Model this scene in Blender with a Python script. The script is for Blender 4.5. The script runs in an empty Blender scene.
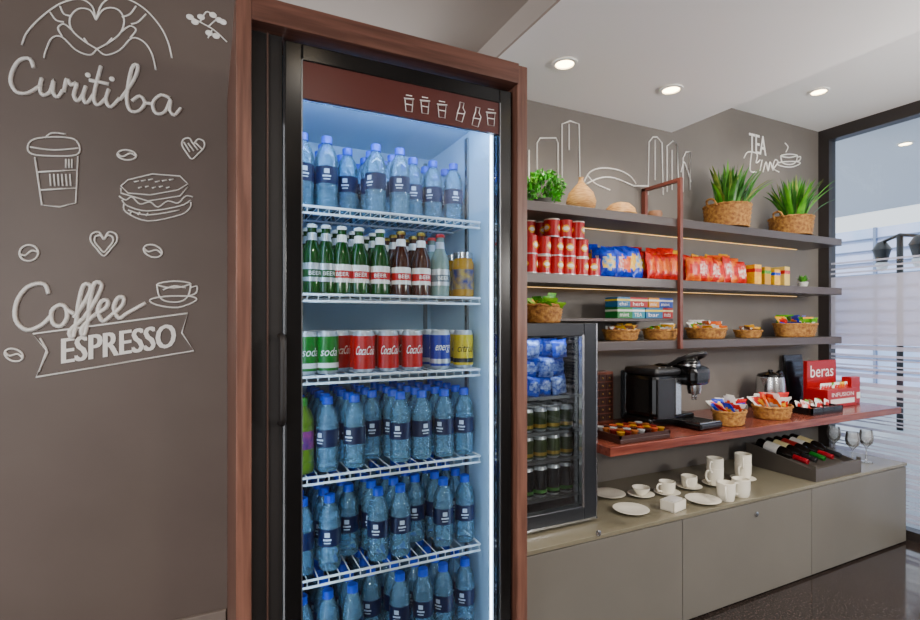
import bpy,bmesh,math,random
from mathutils import Vector,Matrix
random.seed(7)
F=512.;H=1.35;A=math.atan2(250,512);S=math.sin(A);C=math.cos(A)
def rat(px):
    t=(px-460)/F; return (t*C+S)/(C-t*S)
def pY(px,py,Y):
    t=(px-460)/F; d=Y/(C-t*S); return Vector((d*(t*C+S),Y,H-(py-322)/F*d))
def pZ(px,py,Z):
    d=(H-Z)*F/(py-322); t=(px-460)/F; return Vector((d*(t*C+S),d*(C-t*S),Z))
# ---------------------------------------------------------------- materials
def lin(h):
    h=h.lstrip('#'); o=[]
    for i in (0,2,4):
        v=int(h[i:i+2],16)/255
        o.append(v/12.92 if v<=.04045 else ((v+.055)/1.055)**2.4)
    return (*o,1)
MC={}
def M(name,col='808080',rough=.5,metal=0,col2=None,scale=20,bump=0,emit=0,stretch=(1,1,1),spec=.5,contrast=(.35,.65)):
    if name in MC: return MC[name]
    m=bpy.data.materials.new(name); m.use_nodes=True; nt=m.node_tree; n=nt.nodes; l=nt.links
    b=n['Principled BSDF']; b.inputs['Base Color'].default_value=lin(col); b.inputs['Roughness'].default_value=rough
    b.inputs['Metallic'].default_value=metal; b.inputs['Specular IOR Level'].default_value=spec
    if col2 or bump:
        tc=n.new('ShaderNodeTexCoord'); mp=n.new('ShaderNodeMapping'); mp.inputs['Scale'].default_value=stretch
        nz=n.new('ShaderNodeTexNoise'); nz.inputs['Scale'].default_value=scale; nz.inputs['Detail'].default_value=4
        l.new(tc.outputs['Object'],mp.inputs[0]); l.new(mp.outputs[0],nz.inputs['Vector'])
        if col2:
            r=n.new('ShaderNodeValToRGB'); r.color_ramp.elements[0].position=contrast[0]; r.color_ramp.elements[1].position=contrast[1]
            r.color_ramp.elements[0].color=lin(col); r.color_ramp.elements[1].color=lin(col2)
            l.new(nz.outputs['Fac'],r.inputs[0]); l.new(r.outputs[0],b.inputs['Base Color'])
        if bump:
            bp=n.new('ShaderNodeBump'); bp.inputs['Strength'].default_value=bump; bp.inputs['Distance'].default_value=.01
            l.new(nz.outputs['Fac'],bp.inputs['Height']); l.new(bp.outputs[0],b.inputs['Normal'])
    if emit:
        b.inputs['Emission Color'].default_value=lin(col); b.inputs['Emission Strength'].default_value=emit
    MC[name]=m; return m
def glassmat(name,tint,mixcol=None,fac=.0,ior=1.45):
    m=bpy.data.materials.new(name); m.use_nodes=True; nt=m.node_tree; n=nt.nodes; l=nt.links; n.clear()
    out=n.new('ShaderNodeOutputMaterial'); tr=n.new('ShaderNodeBsdfTransparent'); tr.inputs[0].default_value=lin(tint)
    gl=n.new('ShaderNodeBsdfGlossy'); gl.inputs['Roughness'].default_value=.03
    fr=n.new('ShaderNodeFresnel'); fr.inputs[0].default_value=ior
    mx=n.new('ShaderNodeMixShader'); src=tr.outputs[0]
    if mixcol:
        p=n.new('ShaderNodeBsdfPrincipled'); p.inputs['Base Color'].default_value=lin(mixcol); p.inputs['Roughness'].default_value=.12
        m2=n.new('ShaderNodeMixShader'); m2.inputs[0].default_value=fac; l.new(tr.outputs[0],m2.inputs[1]); l.new(p.outputs[0],m2.inputs[2]); src=m2.outputs[0]
    l.new(fr.outputs[0],mx.inputs[0]); l.new(src,mx.inputs[1]); l.new(gl.outputs[0],mx.inputs[2]); l.new(mx.outputs[0],out.inputs[0])
    return m
wallbrown=M('wall_brown','6b5e57',.5,col2='655851',scale=3,bump=.02)
wallback=M('wall_taupe','767069',.6,col2='6e6862',scale=3)
white=M('decal_white','fffdf8',.6)
woodR=M('wood_frame','5e3c30',.4,col2='7e5546',scale=9,stretch=(8,8,.5),bump=.03)
woodH=M('wood_header','523228',.4,col2='70493c',scale=9,stretch=(.5,8,8),bump=.03)
woodC=M('wood_counter','642c22',.22,col2='864636',scale=8,stretch=(.6,8,8),bump=.02)
ceilW=M('ceiling_white','f4f4f4',.8)
ceilG=M('ceiling_taupe','aa9e94',.8)
black=M('black_gloss','0c0c0d',.2); blackm=M('black_matte','181413',.55)
steel=M('steel','c4c6c8',.22,1); chrome=M('brushed_alu','8e9296',.35,1)
liner=M('fridge_liner','bcdaee',.4)
wirew=M('wire_white','f2f6fa',.35)
led=M('led_blue','aed2ff',.5,emit=32); ledside=M('led_side','c4e0ff',.5,emit=19)
glass=glassmat('door_glass','fafdfd')
winglass=glassmat('window_glass','f6fafc')
clearg=glassmat('clear_glass','f2f5f5','ffffff',.22)
shelfm=M('shelf_graphite','544c4a',.35,metal=.2)
post=M('post_wood','6e382c',.4)
benchm=M('bench_laminate','716d65',.4,col2='6b675f',scale=2)
benchtop=M('bench_top','7b7562',.25,col2='756f5c',scale=3)
ceram=M('ceramic_cream','f4eedc',.2)
wick=M('wicker','84501f',.7,col2='be883c',scale=60,bump=.3)
leaf=M('leaf_green','1f7a0c',.4,col2='64b41c',scale=12); leafd=M('leaf_dark','185210',.4,col2='468a24',scale=14)
# ---------------------------------------------------------------- mesh builder
def cr(pts,n=5,closed=False):
    P=[Vector(p) for p in pts]; N=len(P); out=[]
    rng=range(N if closed else N-1)
    for i in rng:
        if closed: a,b,c,d=P[(i-1)%N],P[i],P[(i+1)%N],P[(i+2)%N]
        else: a,b,c,d=P[max(i-1,0)],P[i],P[i+1],P[min(i+2,N-1)]
        for k in range(n):
            t=k/n; out.append(.5*((2*b)+(c-a)*t+(2*a-5*b+4*c-d)*t*t+(3*b-a-3*c+d)*t**3))
    if not closed: out.append(P[-1])
    return out
TC={}
def textgeo(s):
    if s in TC: return TC[s]
    cu=bpy.data.curves.new('t','FONT'); cu.body=s; cu.size=1; cu.resolution_u=3
    o=bpy.data.objects.new('t',cu); bpy.context.collection.objects.link(o)
    dg=bpy.context.evaluated_depsgraph_get(); me=o.evaluated_get(dg).to_mesh()
    vs=[tuple(v.co) for v in me.vertices]; fs=[tuple(p.vertices) for p in me.polygons]
    o.evaluated_get(dg).to_mesh_clear(); bpy.data.objects.remove(o); bpy.data.curves.remove(cu)
    x0=min(v[0] for v in vs);x1=max(v[0] for v in vs);y0=min(v[1] for v in vs);y1=max(v[1] for v in vs)
    vs=[((v[0]-x0)/(x1-x0),(v[1]-y0)/(y1-y0)) for v in vs]
    TC[s]=(vs,fs); return TC[s]
class MB:
    def __init__(s): s.bm=bmesh.new(); s.mats=[]
    def mi(s,m):
        if m not in s.mats: s.mats.append(m)
        return s.mats.index(m)
    def face(s,vs,k,sm=False):
        try:
            f=s.bm.faces.new(vs); f.material_index=k; f.smooth=sm; return f
        except ValueError: return None
    def box(s,x0,x1,y0,y1,z0,z1,m,bev=0,X=None):
        k=s.mi(m); co=[(x0,y0,z0),(x1,y0,z0),(x1,y1,z0),(x0,y1,z0),(x0,y0,z1),(x1,y0,z1),(x1,y1,z1),(x0,y1,z1)]
        v=[s.bm.verts.new(c) for c in co]
        fs=[s.face([v[i] for i in q],k) for q in ((0,3,2,1),(4,5,6,7),(0,1,5,4),(1,2,6,5),(2,3,7,6),(3,0,4,7))]
        vs=set(v)
        if bev:
            es=list({e for f in fs for e in f.edges})
            r=bmesh.ops.bevel(s.bm,geom=es,offset=bev,segments=3 if bev>.008 else 2,affect='EDGES',profile=.5)
            vs={q for f in r['faces'] for q in f.verts}
            for f in r['faces']: f.material_index=k
            vs|={q for q in v if q.is_valid}
        if X is not None:
            for q in vs: q.co=X@q.co
        return s
    def lathe(s,prof,m,c=(0,0,0),seg=20,X=None,fn=None):
        k=s.mi(m); c=Vector(c); T=(lambda p:X@p) if X is not None else (lambda p:p)
        def ring(r,z):
            if r<1e-6: return [s.bm.verts.new(T(c+Vector((0,0,z))))]
            o=[]
            for i in range(seg):
                a=2*math.pi*i/seg; rr=r*(fn(a,z) if fn else 1)
                o.append(s.bm.verts.new(T(c+Vector((rr*math.cos(a),rr*math.sin(a),z)))))
            return o
        prev=ring(*prof[0])
        for j in range(1,len(prof)):
            cur=ring(*prof[j])
            if len(prev)==1 and len(cur)==1: prev=cur; continue
            for i in range(seg):
                i2=(i+1)%seg
                if len(prev)==1: s.face([prev[0],cur[i2],cur[i]],k,True)
                elif len(cur)==1: s.face([prev[i],prev[i2],cur[0]],k,True)
                else: s.face([prev[i],prev[i2],cur[i2],cur[i]],k,True)
            if j+1<len(prof):
                a=Vector((prof[j][0]-prof[j-1][0],prof[j][1]-prof[j-1][1])); b=Vector((prof[j+1][0]-prof[j][0],prof[j+1][1]-prof[j][1]))
                if a.length>1e-7 and b.length>1e-7 and a.angle(b)>.75: cur=ring(*prof[j])
            prev=cur
        return s
    def tube(s,pts,r,m,seg=6,closed=False,rr=None):
        k=s.mi(m); P=[Vector(p) for p in pts]; N=len(P); rings=[]; up=None
        for i in range(N):
            if closed: t=P[(i+1)%N]-P[i-1]
            else: t=P[min(i+1,N-1)]-P[max(i-1,0)]
            if t.length<1e-9: t=Vector((0,0,1))
            t.normalize()
            if up is None: up=Vector((0,0,1)) if abs(t.z)<.9 else Vector((1,0,0))
            u=(up-t*up.dot(t))
            if u.length<1e-4: u=t.orthogonal()
            u.normalize(); w=t.cross(u); up=u; q=rr[i] if rr else r
            rings.append([s.bm.verts.new(P[i]+(u*math.cos(2*math.pi*j/seg)+w*math.sin(2*math.pi*j/seg))*q) for j in range(seg)])
        for i in range(N if closed else N-1):
            a,b=rings[i],rings[(i+1)%N]
            for j in range(seg): s.face([a[j],a[(j+1)%seg],b[(j+1)%seg],b[j]],k,True)
        if not closed: s.face(rings[0][::-1],k); s.face(rings[-1],k)
        return s
    def ball(s,c,r,m,seg=12,X=None):
        if not isinstance(r,(tuple,list)): r=(r,r,r)
        k=s.mi(m); D=Matrix.Translation(c)@Matrix.Diagonal((*r,1))
        if X is not None: D=X@D
        g=bmesh.ops.create_uvsphere(s.bm,u_segments=seg,v_segments=max(6,seg//2+1),radius=1,matrix=D)
        for f in {f for v in g['verts'] for f in v.link_faces}: f.material_index=k; f.smooth=True
        return s
    def poly(s,pts,m,ex=None):
        k=s.mi(m); v=[s.bm.verts.new(p) for p in pts]; s.face(v,k)
        if ex is not None:
            ex=Vector(ex); w=[s.bm.verts.new(Vector(p)+ex) for p in pts]; s.face(w[::-1],k)
            for i in range(len(v)): s.face([v[i],v[(i+1)%len(v)],w[(i+1)%len(v)],w[i]],k)
        return s
    def text(s,t,w,h,O,R,U,m,shear=0,bend=None,X=None):
        vs,fs=textgeo(t); k=s.mi(m); O=Vector(O);R=Vector(R);U=Vector(U); nv=[]
        for x,y in vs:
            if bend:
                a=((x-.5)*w+y*h*shear)/bend; q=Vector((O.x+bend*math.sin(a),O.y-bend*math.cos(a),O.z+y*h))
            else: q=O+R*(x*w+y*h*shear)+U*(y*h)
            nv.append(s.bm.verts.new(X@q if X is not None else q))
        for f in fs: s.face([nv[i] for i in f],k)
        return s
    def bag(s,w,h,t,m,m2=None,X=None,band=(.35,.7)):
        k=s.mi(m); k2=s.mi(m2) if m2 else k; nu,nv=8,10; X=X or Matrix(); ph=random.uniform(0,6)
        for sd in (-1,1):
            g=[]
            for j in range(nv+1):
                row=[]
                for i in range(nu+1):
                    u=i/nu*2-1; v=j/nv*2-1
                    th=t*.5*max(0,(1-abs(u)**2.5))**.6*max(0,(1-abs(v)**4))**.7
                    pinch=1-.06*(1-v*v); cr_=.05*t*math.sin(11*u+7*v+ph)+.05*t*math.sin(17*v-6*u+ph)
                    row.append(s.bm.verts.new(X@Vector((u*w/2*pinch+.002*math.sin(9*v+ph),sd*(th+cr_*(1-v*v))+.0015*math.sin(13*u+5*v),(v+1)*h/2))))
                g.append(row)
            for j in range(nv):
                for i in range(nu):
                    q=[g[j][i],g[j][i+1],g[j+1][i+1],g[j+1][i]]
                    if sd>0: q=q[::-1]
                    v=(j+.5)/nv*2-1; u=(i+.5)/nu*2-1
                    kk=k2 if (m2 and (v*1.9)**2+(u*1.25)**2<1) else k
                    s.face(q,kk,True)
        return s
    def mesh(s,name):
        me=bpy.data.meshes.new(name); s.bm.normal_update(); s.bm.to_mesh(me); s.bm.free()
        for m in s.mats: me.materials.append(m)
        return me
    def done(s,name,loc=(0,0,0),rz=0,parent=None):
        return inst(s.mesh(name),name,loc,rz,parent)
def inst(me,name,loc=(0,0,0),rz=0,parent=None,sc=None):
    o=bpy.data.objects.new(name,me); bpy.context.collection.objects.link(o); o.location=loc; o.rotation_euler=(0,0,rz)
    if sc: o.scale=sc if isinstance(sc,tuple) else (sc,sc,sc)
    if parent: o.parent=parent
    return o
def group(name):
    o=bpy.data.objects.new(name,None); o.empty_display_size=.1; bpy.context.collection.objects.link(o); return o
# ---------------------------------------------------------------- room
YW=2.15; YL=1.95; XW=3.9; YB=YW-.004; R0=-2.4
WL=MB().box(-4,.10,YL,YL+.12,0,2.56,wallbrown).done('wall_left')
WBK=MB().box(.87,XW+.1,YW,YW+.12,0,2.72,wallback).done('wall_back')
MB().box(-.6,XW+.1,R0-.12,R0,0,2.70,M('rear_block_paint','6a625c',.7)).done('rear_reflection_block')  # unseen wall, added to keep world reflection off the fridge glass
MB().box(-4,.05,YL-.015,YL-.0005,0,.36,M('skirting','857970',.5),.003).done('baseboard_left')
fm=M('floor_granite','191413',.10,col2='4a3f3a',scale=110,contrast=(.42,.66))
MB().box(-4,XW+.05,R0,YW+.1,-.05,0,fm).done('floor')
MB().box(-4,1.087,R0,YW,2.56,2.7,ceilG).done('ceiling')
MB().box(1.087,2.43,R0,YW,2.46,2.7,ceilW).box(1.077,1.087,R0,YW,2.46,2.56,ceilG).done('ceiling_lowered')
MB().box(2.43,XW+.1,R0,YW,2.70,2.82,ceilW).done('ceiling_raised')
def downlight(x,y,z,e=22,name='ceiling_downlight',lamp=True):
    b=MB(); b.lathe([(.054,-.001),(.054,-.008),(.040,-.008),(.038,-.001)],M('lamp_trim','f4f4f0',.4),seg=24)
    b.lathe([(.038,-.003),(0,-.003)],M('lamp_glow','ffe0aa',.5,emit=22),seg=24); o=b.done(name,(x,y,z))
    if lamp:
        L=bpy.data.lights.new('spot','SPOT'); L.energy=e; L.color=(1,.91,.80); L.spot_size=2.4; L.spot_blend=.9; L.shadow_soft_size=.06
        q=bpy.data.objects.new('lamp_light',L); bpy.context.collection.objects.link(q); q.location=(0,0,-.02); q.parent=o
for x,y,z in ((1.366,1.775,2.46),(1.973,1.75,2.46),(3.2,1.77,2.70),(1.5,.3,2.46),(2.1,-.9,2.46),(3.2,.3,2.70),(-.7,.6,2.56),(.4,.2,2.56),(-.6,-1.0,2.56),(.4,-1.2,2.56),(3.2,-1.,2.7)):  # first three are in view; the others are unseen, added to light the room
    downlight(x,y,z,28 if y>1 else 66)
for x,y,e in ((-1.3,-1.0,74),(2.7,-1.1,116),(2.9,.6,44)):  # unseen globes, added as fill light for ceiling and walls
    b=MB(); b.ball((0,0,0),.13,M('fill_globe_opal','fff2dc',.4,emit=3),24); b.tube([(0,0,.12),(0,0,.46 if x<0 else .59)],.006,blackm,8); b.lathe([(.05,.11),(.05,.15),(0,.16)],blackm,seg=16)
    o=b.done('added_fill_globe',(x,y,2.1))
    L=bpy.data.lights.new('fill_globe','POINT'); L.energy=e; L.color=(1,.95,.90); L.shadow_soft_size=.14
    q=bpy.data.objects.new('fill_globe_light',L); bpy.context.collection.objects.link(q); q.parent=o; q.location=(0,0,-.28)
# window
b=MB(); fr=M('window_frame','2c2624',.4)
b.box(XW-.02,XW+.06,R0,YW,2.62,2.70,fr).box(XW-.02,XW+.06,YW-.07,YW,0,2.62,fr).box(XW-.02,XW+.06,R0,YW-.07,0,.06,fr)
b.box(XW-.02,XW+.06,-.6,-.53,.06,2.62,fr)
film=glassmat('frost_film','f2f2ff','f0f0ff',.55)
b.box(XW+.014,XW+.016,R0,YW-.07,.06,2.62,winglass)
b.box(XW+.004,XW+.006,R0,YW-.07,1.2,1.66,film)
z=.1
while z<1.18:
    hh=random.choice((.006,.01,.016,.028)); b.box(XW+.004,XW+.006,R0,YW-.07,z,z+hh,film); z+=hh+random.choice((.012,.02,.03))
for z in (1.68,1.71,1.75): b.box(XW+.004,XW+.006,R0,YW-.07,z,z+.012,film)
b.done('window_1')
MB().box(XW+.1,16,-4,14,-.08,-.01,M('pavement','bcc2ca',.7,col2='aab0ba',scale=4)).done('exterior_pavement')
b=MB(); em=M('facade_panel','b4ccf2',.5,col2='d6d8fa',scale=1.2)
b.box(13,13.3,-4,14,0,3.4,em)
for i in range(12): b.box(12.93,13,-4,14,.3+i*.26,.32+i*.26,M('facade_joint','7a8aa8',.5))
for i in range(10): b.box(12.92,13,-3+i*1.8,-2.95+i*1.8,0,3.4,M('facade_joint'))
b.done('exterior_building')
MB().box(XW+.12,7.4,-4,9,2.72,2.8,M('soffit_blue','dde4ee',.6)).done('exterior_soffit')
downlight(4.79,2.03,2.72,10,'exterior_downlight',False)
sn=bpy.data.lights.new('sun','SUN'); sn.energy=3.0; sn.color=(1,.98,.95); sn.angle=.03
so=bpy.data.objects.new('sun',sn); bpy.context.collection.objects.link(so); so.rotation_euler=(math.radians(12),math.radians(-52),0); so.location=(6,0,6)
b=MB(); dk=M('lamp_iron','1d2126',.4)
b.tube([(0,0,0),(0,0,2.45)],.035,dk,10).tube([(-.25,0,2.4),(0,0,2.46),(.25,0,2.4)],.02,dk,8)
for sx in (-.25,.25):
    b.lathe([(0,2.12),(.06,2.14),(.1,2.3),(.11,2.3),(.05,2.4),(0,2.42)],dk,(sx,0,0),12)
    b.lathe([(0,2.02),(.05,2.04),(.075,2.12),(.05,2.14)],M('lamp_lens','e6e8ea',.2),(sx,0,0),12)
b.done('street_lamp',(7.8,3.36,-.01),1.2)
# ---------------------------------------------------------------- fridge surround
b=MB()
b.box(.054,.088,1.30,YL-.002,0,2.125,woodR,.002)
b.box(.832,.868,1.31,YB,0,2.125,woodR,.002)
b.box(.088,.832,1.30,YL-.002,2.065,2.125,woodH,.002)
b.box(.09,.162,1.345,1.36,0,2.062,blackm).box(.125,.129,1.335,1.345,0,2.06,M('seam_brown','4a342c',.4))
b.done('fridge_surround')
# ---------------------------------------------------------------- display fridge
b=MB()
b.box(.165,.195,1.40,1.93,.12,2.045,liner).box(.797,.828,1.40,1.93,.12,2.045,liner)
b.box(.195,.797,1.90,1.93,.12,2.045,liner).box(.195,.797,1.40,1.90,2.0,2.045,liner).box(.195,.797,1.40,1.90,.12,.34,liner)
b.box(.17,.82,1.42,1.9,0,.12,black)
for x in (.215,.765):
    b.box(x,x+.012,1.888,1.90,.36,1.98,chrome)
for x in (.197,.789):
    b.box(x,x+.006,1.56,1.58,.36,1.98,chrome)
    for i in range(30): b.box(x-.0005,x+.0065,1.567,1.573,.40+i*.05,.42+i*.05,black)
zb,zt=.13,2.05
b.box(.167,.208,1.33,1.372,zb,zt,black,.003).box(.783,.825,1.33,1.372,zb,zt,black,.003)
b.box(.208,.783,1.33,1.372,2.008,zt,black,.003).box(.208,.783,1.33,1.372,zb,.22,black,.003)
b.box(.172,.200,1.372,1.40,zb,zt,blackm).box(.792,.82,1.372,1.40,zb,zt,blackm)
b.box(.206,.209,1.328,1.334,.22,2.008,chrome).box(.782,.785,1.328,1.334,.22,2.008,chrome)
b.box(.209,.782,1.333,1.345,1.915,2.008,M('header_maroon','52231e',.35))
b.box(.209,.782,1.350,1.354,.22,1.915,glass)
b.tube(cr([(.158,1.335,1.10),(.158,1.30,1.115),(.158,1.295,1.2),(.158,1.30,1.30),(.158,1.335,1.315)],5),.009,blackm,10)
b.box(.22,.78,1.385,1.40,1.955,1.985,led)
b.box(.200,.206,1.384,1.398,.36,1.93,ledside).box(.787,.791,1.390,1.398,.36,1.93,ledside)
def hp(x,y): return pY(x,y,1.331)
def strokes(b,f,paths,r,m=white,seg=4,n=4):
    for p in paths:
        cl=False
        if p and p[0]=='c': cl=True; p=p[1:]
        ln=False
        if p and p[0]=='l': ln=True; p=p[1:]
        q=[f(*t) for t in p]
        if not ln: q=cr(q,n,cl)
        b.tube(q,r,m,seg,cl)
ic=[]
def cupi(x,y): return [['c','l',(x-4,y-4),(x+4,y-3),(x+3,y+9),(x-3,y+8)],['l',(x-5,y-5),(x+5,y-4)],['l',(x-3,y-8),(x+3,y-7)],['l',(x-3,y+1),(x+3,y+2)]]
def boti(x,y,k=1): return [['c','l',(x-1,y-10),(x+3,y-9),(x+2,y-4),(x+4,y),(x+1,y+10),(x-5,y+8),(x-3,y-1),(x-1.5,y-5)],['l',(x-4,y+1),(x+3,y+2)]]
ic+=cupi(409,103)+cupi(425,105)+cupi(442,109)+boti(461,112)+boti(477,117)+cupi(491,117)
strokes(b,hp,ic,.0015)
FR=b.done('display_fridge')
SH=[1.675,1.43,1.20,.92,.635,.36]
for z in SH:
    b=MB()
    for y,zz in ((1.46,z-.003),(1.46,z-.022),(1.875,z-.003),(1.66,z-.006)): b.tube([(.2,y,zz),(.785,y,zz)],.0035 if y>1.5 else .0038,wirew,6)
    for i in range(20):
        x=.212+i*.03; b.tube([(x,1.46,z-.022),(x,1.462,z-.002),(x,1.875,z-.002)],.0016,wirew,4)
    for x in (.2,.785): b.tube([(x,1.46,z-.003),(x,1.875,z-.003)],.0035,wirew,6)
    b.done('wire_shelf',parent=FR)
# ---------------------------------------------------------------- drinks
watb=glassmat('water_plastic','daf2ff','9ad8fa',.24,1.38)
navy=M('label_navy','0c1a46',.35); capb=M('cap_blue','0846d0',.35); lblw=M('label_light','d2e2f4',.4)
def bottle_water(pl=watb,lab=navy,cap=capb,mark=lblw):
    b=MB()
    b.lathe([(0,.004),(.02,.0),(.029,.003),(.032,.012),(.032,.03),(.030,.034),(.032,.038),(.032,.05),(.0305,.054),(.032,.058),(.032,.135),(.0305,.139),(.032,.143),(.031,.152),(.024,.174),(.0145,.188),(.0135,.196)],pl,seg=20)
    b.lathe([(.0322,.072),(.0328,.072),(.0328,.122),(.0322,.122)],lab,seg=20)
    b.lathe([(.0165,.192),(.0155,.194),(.0155,.212),(.0135,.214),(0,.214)],cap,seg=16)
    for a0 in (-.45,1.7,-2.6):
        k=b.mi(mark)
        for (z0,z1,w) in ((.100,.113,.22),(.090,.095,.36),(.082,.085,.28)):
            q=[b.bm.verts.new((.0333*math.sin(a0+w*u),-.0333*math.cos(a0+w*u),zz)) for u,zz in ((-1,z0),(0,z0),(1,z0),(1,z1),(0,z1),(-1,z1))]
            b.face([q[0],q[1],q[4],q[5]],k); b.face([q[1],q[2],q[3],q[4]],k)
    return b.mesh('bottle')
WB=bottle_water()
def rnd_rows(name,me,cols,z,y0,rows,dy=.072,skip=lambda i,j:False,dz=0,jit=.004):
    g=group(name); k=0
    for j in range(rows):
        for i,x in enumerate(cols):
            if skip(i,j): continue
            inst(me,'bottle_%d'%k,(x+random.uniform(-jit,jit),y0+j*dy+random.uniform(-jit,jit),z+dz),random.uniform(-.5,.5),g); k+=1
    return g
c8=[.236+i*.0735 for i in range(8)]
rnd_rows('water_bottles',WB,c8,SH[0]+.001,1.515,4,skip=lambda i,j:(i==2 and j<1) or (i==5 and j==0) or (i>5 and j<1))
rnd_rows('water_bottles',WB,c8,SH[3]+.001,1.505,5,skip=lambda i,j:(i==0 and j==0) or (i==3 and j==0) )
rnd_rows('water_bottles',WB,c8,SH[4]+.001,1.505,5,skip=lambda i,j:(j==0 and i in(2,5)))
rnd_rows('water_bottles',WB,c8,SH[5]+.001,1.505,5,skip=lambda i,j:(j==0 and i in(3,)))
g=bottle_water(M('juice_green','5a7a14',.3),M('label_purple','3a1a6a',.4,col2='98307a',scale=30),M('cap_green','2f8a25',.4),M('label_lime','8ac03c',.4))
inst(g,'juice_bottle',(.236,1.505,SH[3]+.001))
def beer(gc,lab,band,cap):
    b=MB()
    b.lathe([(0,.003),(.026,0),(.030,.004),(.030,.105),(.0285,.118),(.019,.142),(.0135,.158),(.0125,.186),(.0135,.188),(.0135,.192)],gc,seg=20)
    b.lathe([(.0302,.034),(.0308,.034),(.0308,.086),(.0302,.086)],lab,seg=20)
    b.lathe([(.0309,.046),(.0312,.046),(.0312,.068),(.0309,.068)],band,seg=20)
    b.lathe([(.0162,.152),(.0148,.157),(.0142,.172),(.0132,.174)],lab,seg=16)
    b.lathe([(.0155,.188),(.015,.196),(.012,.199),(0,.199)],cap,seg=16)
    b.text('BEER',.038,.011,(0,0,.052),(1,0,0),(0,0,1),white,bend=.0316)
    return b.mesh('bottle')
gg=M('beer_green','06400e',.06); gb=M('beer_brown','3c1202',.06); gc=M('beer_clear','7a9088',.08)
red=M('can_red','b80006',.3); silv=M('label_silver','c8ccd0',.3,.5); wl=M('label_white','f0eee8',.4)
B1=beer(gg,wl,red,wl);B2=beer(gb,wl,red,M('cap_gold','b08a3a',.3,1));B3=beer(gc,silv,M('label_grey','6b757c',.3),red); B4=beer(gg,silv,M('lab_green','0a4a14',.4),wl)
g=group('beer_bottles'); k=0
for i,(px,me) in enumerate(((312,B4),(326,B4),(342,B1),(359,B1),(380,B1),(401,B2),(421,B2),(440,B3))):
    for j in range(5):
        y=1.505+j*.07; inst(me,'bottle_%d'%k,(rat(px)*1.505,y,SH[1]+.001),random.uniform(-.3,.3),g); k+=1
def can(body,band,txt,tm=white,r=.033,h=.122,tw=.058,th=.024):
    b=MB(); b.lathe([(0,.006),(r*.7,.003),(r*.78,0),(r,.010)],silv,seg=24)
    b.lathe([(r,.010),(r,h-.014)],body,seg=24)
    b.lathe([(r,h-.014),(r*.86,h-.003),(r*.86,h),(r*.8,h),(r*.78,h-.004),(0,h-.004)],silv,seg=24)
    if band: b.lathe([(r+.0003,.018),(r+.0004,.018),(r+.0004,.032),(r+.0003,.032)],band,seg=24)
    if txt: b.text(txt,tw,th,(0,0,.052),(1,0,0),(0,0,1),tm,bend=r+.0008,shear=.25)
    b.box(-.006,.006,-.012,.006,h-.004,h-.002,silv)
    return b.mesh('can')
K1=can(M('can_green','007418',.3),wl,'soda',tw=.05);K2=can(red,None,'CocaCola',tw=.062,th=.026);K3=can(M('can_blue','00209a',.3),silv,'energy')
K5=can(M('can_yellow','d8b800',.3),M('can_black','17181c',.25),'citrus',M('can_black'))
g=group('soft_drink_cans'); k=0
for px,me in ((306,K1),(327,K1),(345,K2),(364,K2),(388,K2),(412,K2),(440,K3),(463,K5)):
    for j in range(5):
        if px==345 and j==0: continue
        inst(me,'can_%d'%k,(rat(px)*1.51,1.51+j*.072,SH[2]+.001),random.uniform(-.25,.25),g); k+=1
b=MB(); b.lathe([(0,0),(.034,0),(.036,.01),(.036,.11),(.03,.125),(.03,.13)],M('jar_yellow','b07c10',.2),seg=24); b.lathe([(.0363,.025),(.0366,.025),(.0366,.09),(.0363,.09)],M('jar_label','a88a2a',.4,col2='1a256a',scale=40),seg=24); b.lathe([(.032,.126),(.032,.145),(0,.146)],steel,seg=24)
jm=b.mesh('jar'); g=group('snack_jars')
for j in range(4): inst(jm,'jar_%d'%j,(rat(463)*1.51,1.51+j*.08,SH[1]+.001),0,g)
# ---------------------------------------------------------------- storage bench
b=MB(); BZ=.489
b.box(.875,3.83,1.635,YB,.03,BZ-.018,benchm)
b.box(.875,3.835,1.615,YB,BZ-.018,BZ,benchtop,.002)
b.box(.9,3.82,1.66,YB,0,.03,blackm)
xs=[.93,1.895,2.86,3.828]
for i in range(3): b.box(xs[i]+.002,xs[i+1]-.002,1.617,1.635,.012,BZ-.022,benchm,.0015)
for px,py in ((598,533),(756,514)):
    p=pY(px,py,1.617); b.lathe([(.012,0),(.012,.006),(.007,.008),(0,.008)],steel,seg=16,X=Matrix.Translation(p)@Matrix.Rotation(math.pi/2,4,'X'))
b.done('storage_bench')
CZ=.82
MB().box(1.515,3.875,1.66,YB,CZ-.04,CZ,woodC,.003).box(1.53,1.56,1.9,YB,CZ-.1,CZ-.04,shelfm).box(3.0,3.03,1.9,YB,CZ-.1,CZ-.04,shelfm).done('countertop')
YS=1.90; ZS=[1.89,1.57,1.255]
for z,x0 in ((ZS[0],.876),(ZS[1],.876),(ZS[2],1.52)):
    b=MB(); b.box(x0,3.69,YS,YB,z-.045,z,shelfm,.003)
    b.box(x0+.05,3.6,YB-.014,YB-.009,z-.047,z-.045,M('led_warm','ffc878',.5,emit=2.2))
    b.done('shelf_board')
MB().box(1.30,2.18,YS+.02,YB,1.353,1.368,shelfm,.002).done('shelf_board')
X0=2.185; b=MB()
b.box(X0,X0+.020,YS-.022,YS-.001,1.21,2.10,post,.002).box(X0,X0+.020,YB-.03,YB,1.892,2.10,post,.002).box(X0,X0+.020,YS-.001,YB,2.08,2.10,post,.002)
b.done('shelf_support_post')
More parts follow.
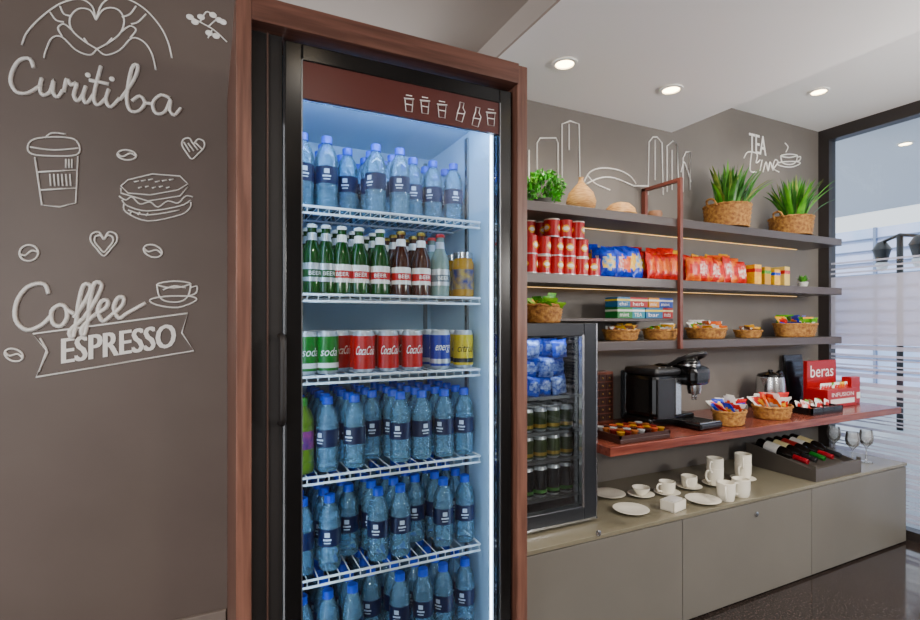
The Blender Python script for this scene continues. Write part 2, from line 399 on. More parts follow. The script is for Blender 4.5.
# ---------------------------------------------------------------- mini fridge
b=MB(); x0,x1,y0,y1=1.0,1.504,1.73,2.14; z0,z1=BZ+.002,1.345; ml=M('mini_liner','8e989f',.4)
b.box(x0,x0+.03,y0+.04,y1,z0,z1,black).box(x1-.03,x1,y0+.04,y1,z0,z1,black).box(x0+.03,x1-.03,y1-.03,y1,z0,z1,ml).box(x0+.03,x1-.03,y0+.04,y1-.03,z1-.04,z1,black).box(x0+.03,x1-.03,y0+.04,y1-.03,z0,z0+.05,black)
fg=M('mini_frame','303338',.3,.4)
b.box(x0,x0+.07,y0,y0+.035,z0+.01,z1,fg,.004).box(x1-.07,x1,y0,y0+.035,z0+.01,z1,fg,.004).box(x0+.07,x1-.07,y0,y0+.035,z1-.055,z1,fg,.004).box(x0+.07,x1-.07,y0,y0+.035,z0+.01,z0+.075,fg,.004)
b.box(x1-.082,x1-.07,y0-.002,y0+.02,z0+.07,z1-.05,steel).box(x1-.006,x1+.001,y0-.002,y0+.03,z0+.012,z1-.002,steel).box(x0,x1,y0-.002,y0+.01,z0+.01,z0+.02,steel)
b.box(x0+.07,x1-.07,y0+.02,y0+.024,z0+.07,z1-.05,glass)
b.box(x0+.06,x1-.06,y0+.05,y0+.07,z1-.05,z1-.042,M('led_mini','c0dcff',.5,emit=24))
ms=[.60,.76,.88,1.03]
for z in ms:
    b.box(x0+.03,x1-.03,y0+.06,y1-.04,z-.004,z,clearg); b.box(x0+.03,x1-.03,y0+.055,y0+.062,z-.008,z+.004,chrome)
MF=b.done('mini_fridge')
bb=MB(); bl=M('pack_blue','042a9c',.3,col2='1450d8',scale=40); ps=M('pack_silver','a8c0f0',.3,.3,col2='1a40b0',scale=60)
for k in range(5):
    for r in range(3):
        bb.bag(.078,.085,.045,bl,ps,Matrix.Translation((1.09+k*.075,1.92,ms[3]+.001+r*.08)))
        if r==2 and k%2: continue
        bb.bag(.078,.082,.045,bl if (k+r)%4 else ps,ps,Matrix.Translation((1.09+k*.075,1.84+.02*((k+r)%2),ms[3]+.001+r*.08))@Matrix.Rotation(random.uniform(-.2,.2),4,'Y'))
bb.done('candy_packs',parent=MF)
K6=can(M('can_olive','3c4a2a',.3),M('can_gold','c0a04a',.3,.6),None,h=.10); g=group('iced_tea_cans')
for k in range(6):
    for j in range(3):
        inst(K6,'can_%d'%(k*3+j),(1.07+k*.07,1.84+j*.075,ms[2]+.001),0,g)
        inst(K6,'can_l%d'%(k*3+j),(1.07+k*.07,1.84+j*.075,ms[1]+.001),0,g)
K7=can(M('can_dark','1a1d20',.2),M('can_greenband','3f7a34',.3),None,h=.13); g=group('dark_soda_cans')
for k in range(6):
    for j in range(3): inst(K7,'can_%d'%(k*3+j),(1.07+k*.07,1.84+j*.075,ms[0]+.001),0,g)
# ---------------------------------------------------------------- baskets, plants
def basket(b,r0,r1,h,c=(0,0,0),sx=1,sy=1,handle=False):
    rows=max(5,int(h/.012)); c=Vector(c); X=Matrix.Translation(c)@Matrix.Diagonal((sx,sy,1,1))
    k=b.mi(wick); seg=48; prev=None
    for j in range(rows*2+1):
        t=j/(rows*2); r=r0+(r1-r0)*t**.7; row=[]
        for i in range(seg):
            a=2*math.pi*i/seg; w=.0035*math.sin(12*a+math.pi*(j//2))*(1 if j%2 else .2)+(.002 if j%2 else -.001)
            row.append(b.bm.verts.new(X@Vector(((r+w)*math.cos(a),(r+w)*math.sin(a),h*t))))
        if prev:
            for i in range(seg): b.face([prev[i],prev[(i+1)%seg],row[(i+1)%seg],row[i]],k,True)
        prev=row
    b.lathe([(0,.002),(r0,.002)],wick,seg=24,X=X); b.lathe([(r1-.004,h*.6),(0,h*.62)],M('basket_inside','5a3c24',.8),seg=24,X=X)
    n=36
    for ph in (0,math.pi):
        b.tube([X@Vector(((r1+.002*math.cos(9*2*math.pi*i/n+ph))*math.cos(2*math.pi*i/n),(r1+.002*math.cos(18*math.pi*i/n+ph))*math.sin(2*math.pi*i/n),h+.003*math.sin(18*math.pi*i/n+ph))) for i in range(n)],.005,wick,6,True)
    if handle:
        for s in (-1,1): b.tube(cr([X@Vector(p) for p in ((s*r1,-.03,h-.01),(s*(r1+.02),-.02,h+.025),(s*(r1+.02),.02,h+.025),(s*r1,.03,h-.01))],5),.006,wick,6)
def blade(b,base,ang,lean,L,w,m):
    k=b.mi(m); dr=Vector((math.cos(ang),math.sin(ang),0)); sd=Vector((-math.sin(ang),math.cos(ang),0)); P=[];n=7
    p=Vector(base); th=lean*.35
    for i in range(n+1):
        t=i/n; ww=w*(math.sin(math.pi*min(1,.25+t*.75))**.8 if t<1 else 0)
        P.append((b.bm.verts.new(p-sd*ww+dr*0),b.bm.verts.new(p-Vector((0,0,ww*.35))+dr*ww*.2),b.bm.verts.new(p+sd*ww)))
        p=p+(dr*math.sin(th)+Vector((0,0,math.cos(th))))*L/n; th+=lean*.14
    for i in range(n):
        for j in (0,1): b.face([P[i][j],P[i][j+1],P[i+1][j+1],P[i+1][j]],k,True)
def spiky(name,px,Y,r,h,seed):
    random.seed(seed); b=MB(); basket(b,r*.9,r,h,handle=True)
    for i in range(120):
        a=random.uniform(0,6.28); rr=random.uniform(0,r*.6)
        L=random.uniform(.17,.30); lean=random.uniform(.15,1.2)*(.5+rr/r)
        ang=a+random.uniform(-.5,.5)
        sn=math.sin(ang)
        if sn>.25: lean*=.25
        blade(b,(rr*math.cos(a),rr*math.sin(a)-.02,h*.7),ang,lean,L,random.uniform(.008,.013),random.choice((leaf,leafd,leafd,M('leaf_olive','4a6a20',.45,col2='98a840',scale=18))))
    b.done(name,(rat(px)*Y,Y,ZS[0]+.002))
spiky('potted_yucca',727,1.99,.125,.125,3); spiky('potted_yucca',791,1.99,.122,.11,5)
random.seed(9); b=MB(); b.lathe([(0,0),(.04,0),(.05,.03),(.052,.035),(.047,.035),(.045,.025),(0,.025)],M('pot_grey','6a6a66',.6),seg=20)
for i in range(420):
    u=random.uniform(-.75,1);a=random.uniform(0,6.28);q=math.sqrt(max(0,1-u*u)); R=random.uniform(.055,.09)
    c=Vector((R*1.15*q*math.cos(a),R*q*math.sin(a),.090+R*u*.95)); X=Matrix.Translation(c)@Matrix.Rotation(a,4,'Z')@Matrix.Rotation(random.uniform(0,3),4,'Y')@Matrix.Rotation(random.uniform(0,3),4,'X')
    b.poly([X@Vector(p) for p in ((-.015,0,0),(0,.009,.003),(.015,0,0),(0,-.009,.003))],random.choice((leaf,M('leaf_bright','40b80c',.4),M('leaf_bright'),leafd)))
b.done('potted_boxwood',(rat(544)*2.0,2.0,ZS[0]+.002))
straw=M('straw_vase','ac7238',.6,col2='d8a864',scale=30,stretch=(1,1,6),bump=.2)
b=MB(); b.lathe([(0,0),(.05,0),(.068,.02),(.073,.05),(.060,.09),(.032,.122),(.014,.142),(.010,.16),(.013,.168),(.008,.169),(.006,.16)],straw,seg=28)
b.done('teardrop_vase',(rat(581)*2.0,2.0,ZS[0]+.002))
b=MB(); b.lathe([(.075,0),(.080,.004),(.073,.033),(.048,.058),(.015,.068),(0,.069)],straw,seg=28); b.tube([(.079*math.cos(i*math.pi/12),.079*math.sin(i*math.pi/12),.006) for i in range(24)],.005,straw,6,True)
b.done('straw_dome_bowl',(rat(620)*1.99,1.99,ZS[0]+.002))
b=MB(); b.lathe([(0,0),(.03,0),(.038,.03),(.034,.045),(.03,.045),(.03,.02),(0,.01)],M('wood_cup','8c6040',.5),seg=20)
b.done('wooden_cup',(rat(655)*1.99,1.99,ZS[0]+.002))
# ---------------------------------------------------------------- shelf 2 snacks
def tin(r,h,body,lid):
    b=MB(); b.lathe([(0,.002),(r,.002),(r,h)],body,seg=24); b.lathe([(r+.001,0),(r+.001,.005),(r,.005)],silv,seg=24); b.lathe([(r+.0015,h-.006),(r+.0015,h),(r-.003,h),(r-.004,h-.002),(0,h-.002)],lid,seg=24)
    for a0 in (0,2.1,4.2):
        for w,z0,z1,m in ((.55,.3,.72,M('label_yellow','f0b000',.4)),(.4,.4,.62,wl)):
            k=b.mi(m); rr=r+.0006+(.0006 if m is wl else 0); nn=4
            for i in range(nn):
                P=[]
                for (t,sg) in ((i/nn,1),((i+1)/nn,1),((i+1)/nn,-1),(i/nn,-1)):
                    u=t*2-1; a=a0+w*u; hh=math.sqrt(max(.02,1-u*u)); P.append(b.bm.verts.new((rr*math.sin(a),-rr*math.cos(a),h*((z0+z1)/2-sg*(z1-z0)/2*hh))))
                b.face(P,k)
    return b.mesh('tin')
T1=tin(.036,.085,red,M('lid_pale','e4d8c8',.4)); T2=tin(.036,.085,red,red); g=group('snack_tins'); k=0
xt=rat(524)*1.96+.03
for row,(n,zz) in enumerate(((6,0),(6,.086),(4,.172))):
    for i in range(n):
        for j in (0,1):
            if row==2 and j==0 and i in (0,): continue
            if row==1 and i==5 and j==0: continue
            inst(random.choice((T1,T2)),'tin_%d'%k,(xt+i*.0732+(.05 if row==2 else 0),1.96+j*.085,ZS[1]+.001+zz),random.uniform(-.6,.9),g); k+=1
def bags(name,x0,x1,Y,z,n,w,h,mats,tilt=.2,rows=1):
    b=MB()
    for r in range(rows):
        for i in range(n):
            x=x0+(x1-x0)*(i+.5+.25*(r%2))/n; m1,m2=mats[(i*3+r)%len(mats)]
            b.bag(w*random.uniform(.85,1.05),h*random.uniform(.8,1.05)*(1+.09*r),.045,m1,m2,Matrix.Translation((x,Y+r*.055,z+.003))@Matrix.Rotation(random.uniform(-.4,.4),4,'Z')@Matrix.Rotation(-tilt*random.uniform(.4,1.5),4,'X')@Matrix.Rotation(random.uniform(-.05,.05),4,'Y'))
    b.done(name)
def bm_(n,c,c2,s=40): return M(n,c,.28,col2=c2,scale=s,bump=.35)
mb=bm_('bag_blue','0018a8','0044e0'); mr=bm_('bag_red','b00000','e01800'); my=bm_('bag_yellow','f0a000','f8c800'); mw=M('bag_white','f4ece0',.3,col2='e02008',scale=60); mcy=bm_('bag_cyan','0090e0','ffd000'); mg=bm_('bag_green','007a14','70c000'); mo=bm_('bag_orange','d84000','f07800')
bags('blue_chip_bags',rat(602)*1.97,rat(638)*1.97,1.95,ZS[1],6,.10,.155,[(mb,mcy),(mb,mw),(mb,my),(mb,mr),(mb,mo)],rows=3,tilt=.12)
bags('red_chip_bags',rat(645)*1.97,rat(673)*1.97,1.95,ZS[1],4,.10,.16,[(mr,mo),(mr,my),(mr,mw)],rows=3,tilt=.12)
bags('corn_snack_bags',rat(687)*1.97,rat(741)*1.97,1.95,ZS[1],8,.105,.15,[(mo,mr),(mr,my),(my,mr),(mr,mw),(mo,my),(my,mg)],rows=3,tilt=.12)
def carton(name,x,y,z,w,d,h,m,band,rz=0,txt=None):
    b=MB(); b.box(-w/2,w/2,-d/2,d/2,0,h,m,.0015); b.box(-w/2-.0004,w/2+.0004,-d/2-.0004,d/2+.0004,h*.62,h*.8,band)
    if txt: b.text(txt,w*.6,h*.34,(-w*.35,-d/2-.001,h*.16),(1,0,0),(0,0,1),white)
    b.done(name,(x,y,z+.001),rz)
for i,(m1,m2) in enumerate(((my,mr),(M('box_gold','c89000',.4),mg),(my,mb),(M('box_cream','e0c060',.4),mr))): carton('cereal_bar_box',rat(751+i*9.5)*1.97,1.97,ZS[1],.060,.09,.115-.01*(i%3),m1,m2,.03*i)
b=MB(); b.lathe([(0,0),(.022,0),(.03,.03),(.027,.032),(0,.028)],M('pot_white','d8d8d0',.5),seg=16)
for i in range(60):
    a=random.uniform(0,6.28); blade(b,(.008*math.cos(a),.008*math.sin(a),.028),a,random.uniform(.2,1.3),random.uniform(.03,.055),.005,leaf)
b.done('small_succulent',(rat(803)*1.96,1.96,ZS[1]+.001))
ZT=1.368
cols=[('0a7a2a','d8e0d0'),('003fa8','e0e0e0'),('b00a0a','e8d8a0'),('0a8aa0','f0f0f0'),('6a0a5a','e0c0d0'),('d88a00','f0f0e0'),('1a6a9a','e8d020')]
wd_=['mint','chai','TEA','herb','bar','mix','nuts']; k=0
for r in range(2):
    x=rat(620)*1.96-.03
    for i in range(4):
        wdt=(.10,.085,.12,.075)[(i+r)%4]; hh=(.055,.050)[r]
        c1,c2=cols[(k*3+r)%7]; carton('tea_carton',x+wdt/2,1.99+.004*(i%2),ZT+(.0565 if r else 0),wdt,.09,hh,M('ctn%d'%k,c1,.4),M('ctb%d'%k,c2,.4),0,wd_[(k*2)%7]); k+=1; x+=wdt+.003
def snackbasket(name,px,Y,z,r,h,mats,n=10,sx=1,sy=.8,bh=.06):
    b=MB(); basket(b,r*.85,r,h,sx=sx,sy=sy)
    for i in range(n):
        a=i*2.4; q=r*.55*math.sqrt((i+.5)/n); m1,m2=mats[i%len(mats)]
        b.bag(r*.7,bh,.02,m1,m2,Matrix.Translation((q*sx*math.cos(a),q*sy*math.sin(a),h*.55+.006*(i%3)))@Matrix.Rotation(a,4,'Z')@Matrix.Rotation(random.uniform(.2,1.1),4,'X'))
    return b.done(name,(rat(px)*Y,Y,z+.002))
snackbasket('green_sachet_basket',543,1.85,1.345,.09,.075,[(mg,my),(M('bag_lime','78b00a',.4),mg)],14,bh=.08)
pal=[(wl,mo),(M('sach_brown','7a4a2a',.5),wl),(my,wl)]
snackbasket('sachet_basket',621,2.0,ZS[2],.098,.05,pal,14,bh=.05)
snackbasket('sachet_basket',660,2.0,ZS[2],.098,.05,[(mg,wl),(my,wl),(wl,mb)],14,bh=.05)
snackbasket('sachet_basket',706,2.0,ZS[2],.12,.055,[(my,mo),(mo,wl),(wl,mg)],18,bh=.065)
snackbasket('sachet_basket',748,2.0,ZS[2],.085,.04,pal,12,bh=.045)
snackbasket('cookie_basket',795,2.0,ZS[2],.14,.08,[(mb,wl),(my,mr),(mg,wl),(mb,my)],20,sx=1.2,sy=.7,bh=.085)
snackbasket('candy_basket',729,1.77,CZ,.09,.07,[(mb,my),(mr,wl),(wl,mo)],18,bh=.10)
snackbasket('candy_basket',772,1.79,CZ,.112,.065,[(mo,wl),(mr,my),(wl,mr)],18,bh=.10)
# ---------------------------------------------------------------- counter appliances
b=MB(); bk=M('machine_black','0a0a0b',.15); bk2=M('machine_satin','1c1c1e',.35); tank=glassmat('tank_smoke','8a9096','4a4e54',.5)
b.box(-.19,.17,-.02,.15,0,.06,bk,.014)
b.box(-.19,.02,-.05,.15,.05,.30,bk,.035)
b.box(-.185,.015,-.055,.155,.285,.325,bk2,.018)
b.box(-.172,-.045,-.056,-.048,.06,.27,bk2,.004)
b.box(-.035,.01,-.054,-.046,.07,.27,steel,.003)
b.box(.02,.15,.05,.15,.05,.28,bk2,.02)
b.box(.01,.17,-.12,.15,.225,.335,bk,.035)
b.lathe([(0,.0),(.052,.0),(.062,.02),(.060,.045),(.045,.06),(0,.062)],bk,(.09,-.03,.318),24)
b.lathe([(.063,.016),(.064,.02),(.063,.024)],steel,(.09,-.03,.318),24)
b.tube(cr([(.02,.03,.33),(.02,-.07,.385),(.09,-.12,.405),(.16,-.07,.385),(.16,.03,.33)],6),.012,bk2,8)
b.lathe([(.030,.0),(.036,.03),(.036,.05)],steel,(.09,-.07,.18),20)
for x in (.078,.102): b.tube([(x,-.07,.145),(x,-.07,.185)],.006,steel,8)
b.box(.0,.18,-.17,.03,0,.035,bk,.01); b.box(.01,.17,-.16,.02,.035,.039,steel)
for i in range(8): b.box(.02+i*.018,.026+i*.018,-.15,.01,.039,.041,bk)
b.box(-.16,.10,.155,.20,.02,.30,tank,.012)
for i in range(3): b.ball((-.12+i*.05,-.02,.327),(.009,.009,.004),steel,10)
o=b.done('coffee_machine',(2.12,1.88,CZ+.001),.06); o.scale=(.97,1.0,.92)
b=MB(); wd=M('dark_wood','3a1f18',.4); b.box(-.15,.15,-.10,.10,0,.02,wd,.003); b.box(-.15,.15,-.10,-.092,.02,.035,wd).box(-.15,.15,.092,.10,.02,.035,wd).box(-.15,-.142,-.1,.1,.02,.035,wd).box(.142,.15,-.1,.1,.02,.035,wd)
cc=[M('cap_%d'%i,c,.3,.5) for i,c in enumerate(('c8901a','7a1a10','a8602a','b9b9b9','4a2018','d0552a'))]
for i in range(7):
    for j in range(4): b.lathe([(.012,0),(.016,.022),(.0185,.024),(.0185,.027),(0,.029)],cc[(i+j)%6],(-.12+i*.04,-.07+j*.045,.02),12)
b.done('coffee_capsule_tray',(1.74,1.78,CZ+.001),.0)
b=MB(); wd2=M('chest_wood','5a2c1e',.35,col2='7a4230',scale=10,stretch=(1,1,8)); b.box(-.075,.075,-.03,.03,0,.27,wd2,.004)
for i in range(3):
    for j in range(6): b.box(-.067+i*.046,-.025+i*.046,-.033,-.03,.015+j*.041,.050+j*.041,M('rack_slot','32160f',.45)); b.ball((-.046+i*.046,-.034,.032+j*.041),(.005,.004,.005),M('knob_brass','a88a4a',.3,1),8)
b.done('wooden_tea_chest',(1.835,2.10,CZ+.001))
b=MB(); b.lathe([(0,0),(.078,0),(.08,.02),(.078,.025)],bk,seg=28); b.lathe([(.078,.026),(.08,.035),(.070,.14),(.066,.165)],steel,seg=28); b.lathe([(.067,.165),(.060,.178),(.02,.188),(.012,.19),(.012,.2),(0,.202)],bk,seg=28)
b.tube(cr([(.06,0,.17),(.10,0,.18),(.122,0,.14),(.115,0,.07),(.078,0,.04)],6),.012,bk,8)
b.poly([(-.06,-.02,.165),(-.06,.02,.165),(-.1,0,.168)],steel,(0,0,-.006)); b.poly([(-.062,-.02,.16),(-.1,0,.162),(-.066,0,.11)],steel).poly([(-.062,.02,.16),(-.1,0,.162),(-.066,0,.11)],steel)
o=b.done('electric_kettle',(rat(772)*1.98,1.99,CZ+.001),.1); o.scale=(1.12,1.12,1.18)
b=MB(); X=Matrix.Rotation(-.10,4,'X'); b.box(-.10,.10,-.006,.006,0,.31,bk,.003,X=X); b.box(-.088,.088,-.008,-.006,.03,.295,M('screen_glass','10161a',.12),X=X); b.poly([(-.01,.006,.14),(.01,.006,.14),(.01,.05,.0),(-.01,.05,0)],bk,(0,.003,0))
b.done('tablet_display',(rat(797)*2.085,2.085,CZ+.001))
b=MB(); b.box(-.15,.15,-.08,.08,0,.008,bk)
for a in ((-.15,.15,-.08,-.073),(-.15,.15,.073,.08),(-.15,-.143,-.08,.08),(.143,.15,-.08,.08),(-.05,-.045,-.08,.08),(.06,.065,-.08,.08)): b.box(*a,.008,.04,bk)
for i in range(12):
    b.bag(.05,.06,.012,*random.choice([(mg,wl),(wl,mr),(mw,wl),(M('sach_brown'),wl)]),X=Matrix.Translation((-.12+i*.0215,-.02+.04*(i%2),.01))@Matrix.Rotation(.3,4,'Y')@Matrix.Rotation(random.uniform(-.5,-.1),4,'X'))
b.done('condiment_tray',(3.20,1.80,CZ+.001))
b=MB(); b.box(-.06,.06,-.04,.04,0,.03,M('tray_grey','6f6f6a',.5),.003)
for i in range(6): b.bag(.03,.05,.01,wl,mr,X=Matrix.Translation((-.045+i*.018,0,.012)))
b.done('sugar_sachet_box',(rat(737)*2.05,2.06,CZ+.001))
rd=M('display_red','a80008',.35); b=MB(); b.box(-.16,.16,-.07,.05,0,.11,rd,.002); b.box(-.16,.16,.05,.075,0,.28,rd,.002)
b.text('beras',.25,.075,(-.125,.049,.175),(1,0,0),(0,0,1),white); b.box(-.13,.13,-.0715,-.0705,.02,.05,wl)
b.text('INFUSION',.24,.024,(-.12,-.073,.066),(1,0,0),(0,0,1),white)
for i in range(10): b.bag(.035,.055,.012,*random.choice([(mg,wl),(wl,mr),(my,mo)]),X=Matrix.Translation((-.13+i*.029,-.02,.09)))
b.done('tea_display_box',(3.56,1.90,CZ+.001))
b=MB(); b.box(-.05,.05,-.03,.03,0,.17,rd,.002); b.box(-.0502,.0502,-.031,-.03,.03,.07,wl); b.done('tea_box',(3.79,1.90,CZ+.001))
# ---------------------------------------------------------------- bench items
saucer=MB().lathe([(0,.002),(.035,0),(.045,.004),(.078,.014),(.08,.016),(.076,.017),(.045,.008),(0,.006)],ceram,seg=32).mesh('saucer')
def mugmesh(r,h):
    b=MB(); b.lathe([(0,0),(r*.8,0),(r*.85,.004),(r*.97,h*.4),(r,h),(r-.004,h+.001),(r-.006,h*.9),(r*.75,.01),(0,.008)],ceram,seg=28)
    b.tube(cr([(-r*.95,0,h*.82),(-r-.02,0,h*.85),(-r-.028,0,h*.55),(-r-.015,0,h*.25),(-r*.9,0,h*.2)],5),.005,ceram,8); return b.mesh('mug')
mug=mugmesh(.042,.085); tcup=mugmesh(.04,.055)
def put(name,me,px,py,rz=0,dz=0):
    p=pZ(px,py,BZ); return inst(me,name,(p.x,p.y,BZ+.001+dz),rz)
put('saucer',saucer,609,496); put('saucer',saucer,631,512); put('saucer',saucer,703,502)
def cupset(px,py,n=1,me=tcup,nm='coffee_cup_set',rz=0,sc=.8):
    g=group(nm); p=pZ(px,py,BZ); g.location=(p.x,p.y,BZ+.001); g.rotation_euler=(0,0,rz)
    inst(saucer,'saucer',(0,0,0),0,g,sc)
    for i in range(n): inst(me,'cup_%d'%i,(0,0,.008+i*.05),0 if i%2==0 else .3,g)
bowl=MB().lathe([(0,.0),(.025,0),(.03,.006),(.05,.03),(.054,.045),(.051,.045),(.046,.03),(.02,.012),(0,.01)],ceram,seg=28).mesh('bowl')
g=group('sugar_bowl'); p=pZ(641,496,BZ); g.location=(p.x,p.y,BZ+.001); inst(saucer,'saucer',(0,0,0),0,g,.8); inst(bowl,'bowl',(0,0,.008),0,g,.8)
cupset(667,494,1); cupset(689,488,1,rz=.5)
b=MB()
for a in ((-.05,.05,-.035,-.031),(-.05,.05,.031,.035),(-.05,-.046,-.035,.035),(.046,.05,-.035,.035),(-.05,.05,-.035,.035)): b.box(*a,0,.045 if a!=(-.05,.05,-.035,.035) else .005,ceram)
for i in range(7): b.box(-.04+i*.011,-.034+i*.011,-.025,.025,.006,.05,wl)
p=pZ(673,509,BZ); b.done('sugar_packet_holder',(p.x,p.y,BZ+.001),.2)
cupset(715,485,2,mug,'mug_stack'); cupset(743,480,2,mug,'mug_stack',.3)
put('coffee_mug',mug,726,500,.6); put('coffee_mug',mug,741,496,.2)
b=MB(); wr=M('rack_laminate','4f4943',.4); x0,x1,y0,y1=2.92,3.36,1.63,2.03
prof=[(y0,0),(y1,0),(y1,.13),(y1-.03,.13),(y0+.02,.062),(y0+.02,.085),(y0,.085)]
b.poly([(x0,y,z) for y,z in prof],wr,(.012,0,0)).poly([(x1-.012,y,z) for y,z in prof],wr,(.012,0,0))
b.box(x0+.012,x1-.012,y0,y0+.02,0,.07,wr).box(x0+.012,x1-.012,y1-.02,y1,0,.12,wr)
b.poly([(x0+.012,y0+.02,.03),(x0+.012,y1-.02,.09),(x1-.012,y1-.02,.09),(x1-.012,y0+.02,.03)],wr)
b.done('wine_rack',(0,0,BZ+.001))
def wine(lab,foil):
    b=MB(); X=Matrix.Rotation(math.pi/2,4,'X')
    b.lathe([(0,.004),(.03,0),(.034,.005),(.034,.15),(.030,.175),(.016,.20),(.0135,.215),(.0135,.25)],M('wine_glass_dark','14100e',.1),seg=20,X=X)
    b.lathe([(.0343,.05),(.0347,.05),(.0347,.13),(.0343,.13)],lab,seg=20,X=X); b.lathe([(.0145,.21),(.0148,.285),(.013,.288),(0,.288)],foil,seg=16,X=X); return b.mesh('bottle')
ws=[wine(wl,M('foil_red','981020',.3,.3)),wine(M('lab_cream','e8d8a0',.5),M('foil_black','18181a',.3)),wine(M('lab_red','a01a1a',.5),M('foil_green','1a6a20',.3,.3))]
g=group('wine_bottles')
for i in range(5):
    o=inst(ws[i%3],'bottle_%d'%i,(x0+.062+i*.079,y1-.04,BZ+.128),0,g); o.rotation_euler=(.155,0,0)
wg=MB().lathe([(0,.002),(.034,0),(.035,.003),(.008,.007),(.0045,.02),(.004,.085),(.01,.095),(.033,.12),(.038,.15),(.032,.195),(.031,.195),(.036,.15),(.03,.122),(0,.1)],clearg,seg=24).mesh('wine_glass')
inst(wg,'wine_glass',(3.49,1.74,BZ+.001)); inst(wg,'wine_glass',(3.62,1.73,BZ+.001)); inst(wg,'wine_glass',(3.56,1.88,BZ+.001))
# ---------------------------------------------------------------- wall decals (parts of their walls)
def lw(x,y): return pY(x,y,YL-.003)
def bw(x,y): return pY(x,y,YW-.003)
def decal(paths,r=.003,f=lw): b=MB(); strokes(b,f,paths,r); return b
def sh(P,dx,dy=0): return [(x+dx,y+dy) for x,y in P]
b=decal([[(34,68),(30,59),(20,60),(13,70),(11,82),(17,92),(28,93),(40,86)],[(42,78),(40,88),(43,95),(50,92),(54,80),(53,92),(58,97),(63,90)],
 [(64,92),(67,79),(71,85),(77,83),(74,95),(78,101),(84,93)],[(86,86),(83,97),(87,103),(94,94)],[(101,66),(94,96),(98,105),(106,98)],[(89,80),(109,84)],[(109,89),(106,100),(111,107),(120,98)],
 sh([(124,100),(138,80),(142,66),(136,68),(131,96),(134,110),(143,111),(149,103),(144,96),(136,101)],-4),[(145,103),(154,104)],[(170,98),(161,95),(153,103),(156,113),(165,112),(171,99),(170,110),(175,115),(181,108)]],.0058)
for x,y in ((88,75),(112,79)): b.ball(lw(x,y),(.008,.002,.008),white,8)
b.done('decal_city_lettering',parent=WL)
b=decal([[(49,294),(44,284),(28,287),(17,302),(16,320),(27,330),(42,325),(52,315)],['c',(60,305),(52,311),(53,323),(61,326),(67,318),(66,308)],[(66,309),(74,314)],
 [(74,318),(86,300),(91,287),(84,285),(79,302),(76,325),(73,338),(70,331),(84,318)],[(84,318),(97,298),(102,285),(95,283),(90,300),(88,322),(84,336),(82,328),(96,314)],
 [(96,314),(106,308),(108,301),(102,301),(98,311),(103,321),(112,315)],[(112,315),(122,306),(124,298),(118,298),(114,308),(119,318),(128,313),(146,303)]],.0066)
strokes(b,lw,[['c','l',(33,334),(48,352),(36,377),(194,351),(182,333),(188,313)],['l',(40,338),(47,350),(39,372)]],.0028)
o=lw(61,364); R=lw(174,347)-o; Uv=Vector((0,0,1)); w=R.length; R.normalize()
for i,dx in enumerate((0,.003,.006)): b.text('ESPRESSO',w,.078,o+R*dx+Vector((0,-.0006*i,0)),R,Uv,white)
b.done('decal_coffee_espresso',parent=WL)
def cupd(cx,cy,k=1):
    return [['c',(cx-20*k,cy-10*k),(cx,cy-14*k),(cx+20*k,cy-11*k),(cx,cy-6*k)],[(cx-20*k,cy-10*k),(cx-17*k,cy+4*k),(cx-8*k,cy+10*k),(cx+8*k,cy+10*k),(cx+17*k,cy+3*k),(cx+20*k,cy-10*k)],[(cx+19*k,cy-6*k),(cx+27*k,cy-8*k),(cx+26*k,cy),(cx+16*k,cy+4*k)],
     ['c',(cx-28*k,cy+8*k),(cx-10*k,cy+4*k),(cx+20*k,cy+4*k),(cx+26*k,cy+9*k),(cx+5*k,cy+17*k),(cx-20*k,cy+14*k)]]
decal(cupd(174,293,.85)+[[(163,290),(174,286),(186,288)]],.0028).done('decal_teacup',parent=WL)
decal([['c',(28,146),(35,139),(55,137),(74,139),(80,148),(76,155),(54,156),(32,154)],[(30,147),(54,150),(79,148)],['l',(35,157),(42,205),(60,207),(76,203),(78,156)],['l',(38,172),(78,170)],['l',(41,190),(77,188)],[(45,138),(52,133),(66,134)]]+
  [['l',(50+i*4,174),(51+i*4,186)] for i in range(6)]+[['l',(66+i*3,159),(66+i*3,168)] for i in range(3)],.0026).done('decal_takeaway_cup',parent=WL)
decal([['c','l',(121,186),(128,180),(152,174),(180,176),(188,184),(178,190),(150,195),(128,193)],['l',(121,188),(121,193),(148,201),(180,196),(188,187)],[(119,196),(126,200),(132,197),(140,204),(150,202),(158,207),(168,201),(178,203),(186,196),(193,197)],
  [(122,200),(128,206),(148,211),(180,206),(191,200)],[(124,204),(126,212),(148,221),(180,215),(190,208),(191,202)],[(128,210),(148,215),(180,210)]]+[['l',(134+i*7,182-(i%3)),(139+i*7,181-(i%3))] for i in range(6)]+[['l',(138+i*7,188-(i%2)),(142+i*7,187-(i%2))] for i in range(5)]+[['l',(130+i*8,214+(i*1.0)),(132+i*8,211+i)] for i in range(3)],.0024).done('decal_sandwich',parent=WL)
def bean(cx,cy,a,b_=6): 
    ca,sa=math.cos(a),math.sin(a); f=lambda u,v:(cx+u*ca-v*sa,cy+u*sa+v*ca)
    return [['c']+[f(9.5*math.cos(t*.7854),b_*math.sin(t*.7854)) for t in range(8)],[f(-9,0),f(-4,2),f(3,-2),f(9,0)]]
decal(bean(127,155,.1,5)+bean(29,253,-.1,8)+bean(153,251,.3)+bean(14,355,.3,6),.003).done('decal_coffee_beans',parent=WL)
def heart(cx,cy,k,a=0):
    P=[(0,-5),(5,-11),(12,-9),(13,-2),(7,6),(0,13),(-7,6),(-13,-2),(-12,-9),(-5,-11)]
    return ['c']+[(cx+k*(x*math.cos(a)-y*math.sin(a)),cy+k*(x*math.sin(a)+y*math.cos(a))) for x,y in P]
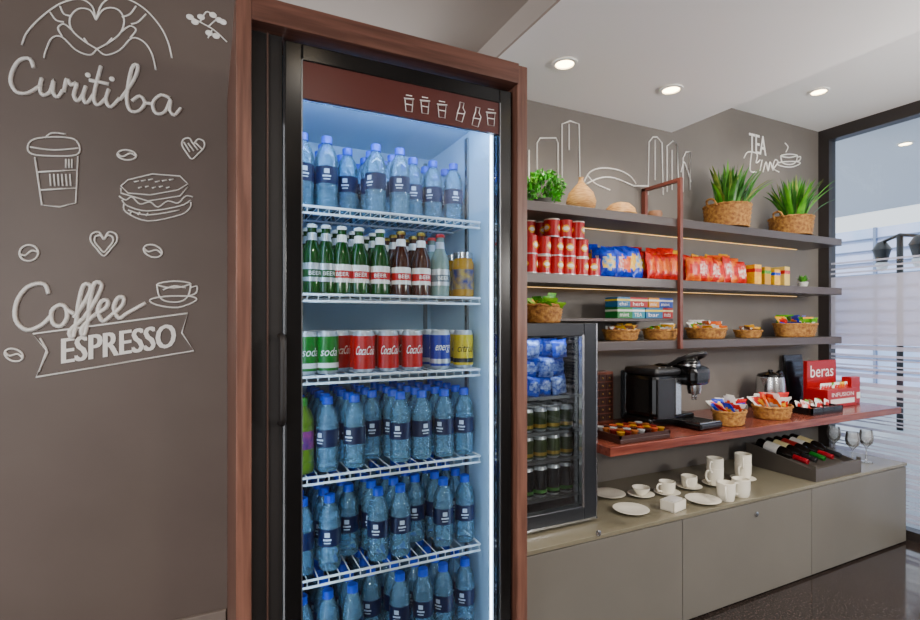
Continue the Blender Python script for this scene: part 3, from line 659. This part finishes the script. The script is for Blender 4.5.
decal([heart(193,148,.85,.1),heart(104,243,1,0),heart(104,243,.7,0)]+[['l',(184+i*4,142+(i%2)),(190+i*4,152-i)] for i in range(4)],.0028).done('decal_hearts',parent=WL)
decal([[(96,20),(90,10),(78,9),(70,18),(72,30),(84,41),(97,49)],[(96,20),(104,9),(117,9),(124,19),(121,32),(110,42),(97,49)],
  [(96,20),(92,6),(80,-1),(64,2),(50,10),(36,22),(26,34),(22,45)],[(72,30),(64,24),(58,28),(62,36)],[(97,49),(90,55),(76,50),(62,37),(52,38),(46,50),(44,58)],[(60,6),(64,14),(72,16)],[(50,12),(56,20),(64,22)],
  [(96,20),(102,4),(114,-3),(130,0),(146,10),(160,26),(168,42),(172,58)],[(121,32),(130,26),(136,30),(130,38)],[(97,49),(106,55),(120,50),(132,38),(144,42),(152,54),(156,70)],[(136,6),(130,14),(122,17)],[(146,14),(138,22),(131,24)],[(84,38),(88,44)],[(112,38),(106,45)]],.0026).done('decal_heart_hands',parent=WL)
b=decal([[(188,16),(200,22),(214,30),(227,42)],[(200,22),(206,12),(212,14)],[(208,27),(216,20),(222,20)],[(212,30),(208,38)]],.0024)
for x,y in ((190,17),(195,22),(213,15),(219,20),(223,22),(209,33),(216,36),(201,17)): b.ball(lw(x,y),(.012,.003,.010),white,8)
b.done('decal_flowers',parent=WL)
decal([['l',(529,200),(529,150)],['l',(537,192),(537,143),(540,138),(556,138),(558,143),(558,190)],['l',(562,190),(562,124),(570,121),(579,124),(580,185)],['l',(569,124),(569,150)],[(584,182),(590,172),(602,168),(618,170),(630,176),(636,184)],[(586,184),(600,178),(614,178),(634,186)],[(588,176),(596,184),(610,190)],
  ['l',(648,195),(649,142),(653,137),(657,137),(662,143),(663,195)],['l',(655,140),(655,180)],['l',(667,192),(667,146),(673,141),(677,145),(679,192)],['l',(672,150),(672,190)],['l',(683,192),(683,158),(686,152),(690,152),(690,190)],[(681,172),(684,162),(688,172),(691,182)],
  ['l',(634,186),(648,186)]],.0042,bw).done('decal_skyline',parent=WBK)
b=decal([[(744,158),(748,152),(757,154),(756,163),(760,160)],[(752,150),(750,170),(756,172)],[(762,160),(760,171)],[(763,172),(766,162),(768,171),(770,162),(773,171)],[(774,168),(778,162),(775,160),(773,168),(779,172)]]+cupd(789,160,.42)+[[(786,152),(788,147),(785,143)]],.0044,bw)
o=bw(749,152)
for i,dx in enumerate((0,.005)): b.text('TEA',.17,.125,o+Vector((dx,-.0006*i,0)),(1,0,0),(0,0,1),white)
b.done('decal_tea_time',parent=WBK)
# ---------------------------------------------------------------- world / camera
w=bpy.data.worlds.new('World'); bpy.context.scene.world=w; w.use_nodes=True
w.node_tree.nodes['Background'].inputs[0].default_value=(.92,.95,1,1); w.node_tree.nodes['Background'].inputs[1].default_value=2.1
cam=bpy.data.cameras.new('Camera'); co=bpy.data.objects.new('Camera',cam); bpy.context.collection.objects.link(co)
co.location=(0,0,H); co.rotation_euler=(math.pi/2,0,-A); cam.sensor_width=36; cam.lens=36*F/920; cam.shift_y=12/920; cam.clip_start=.02
bpy.context.scene.camera=co
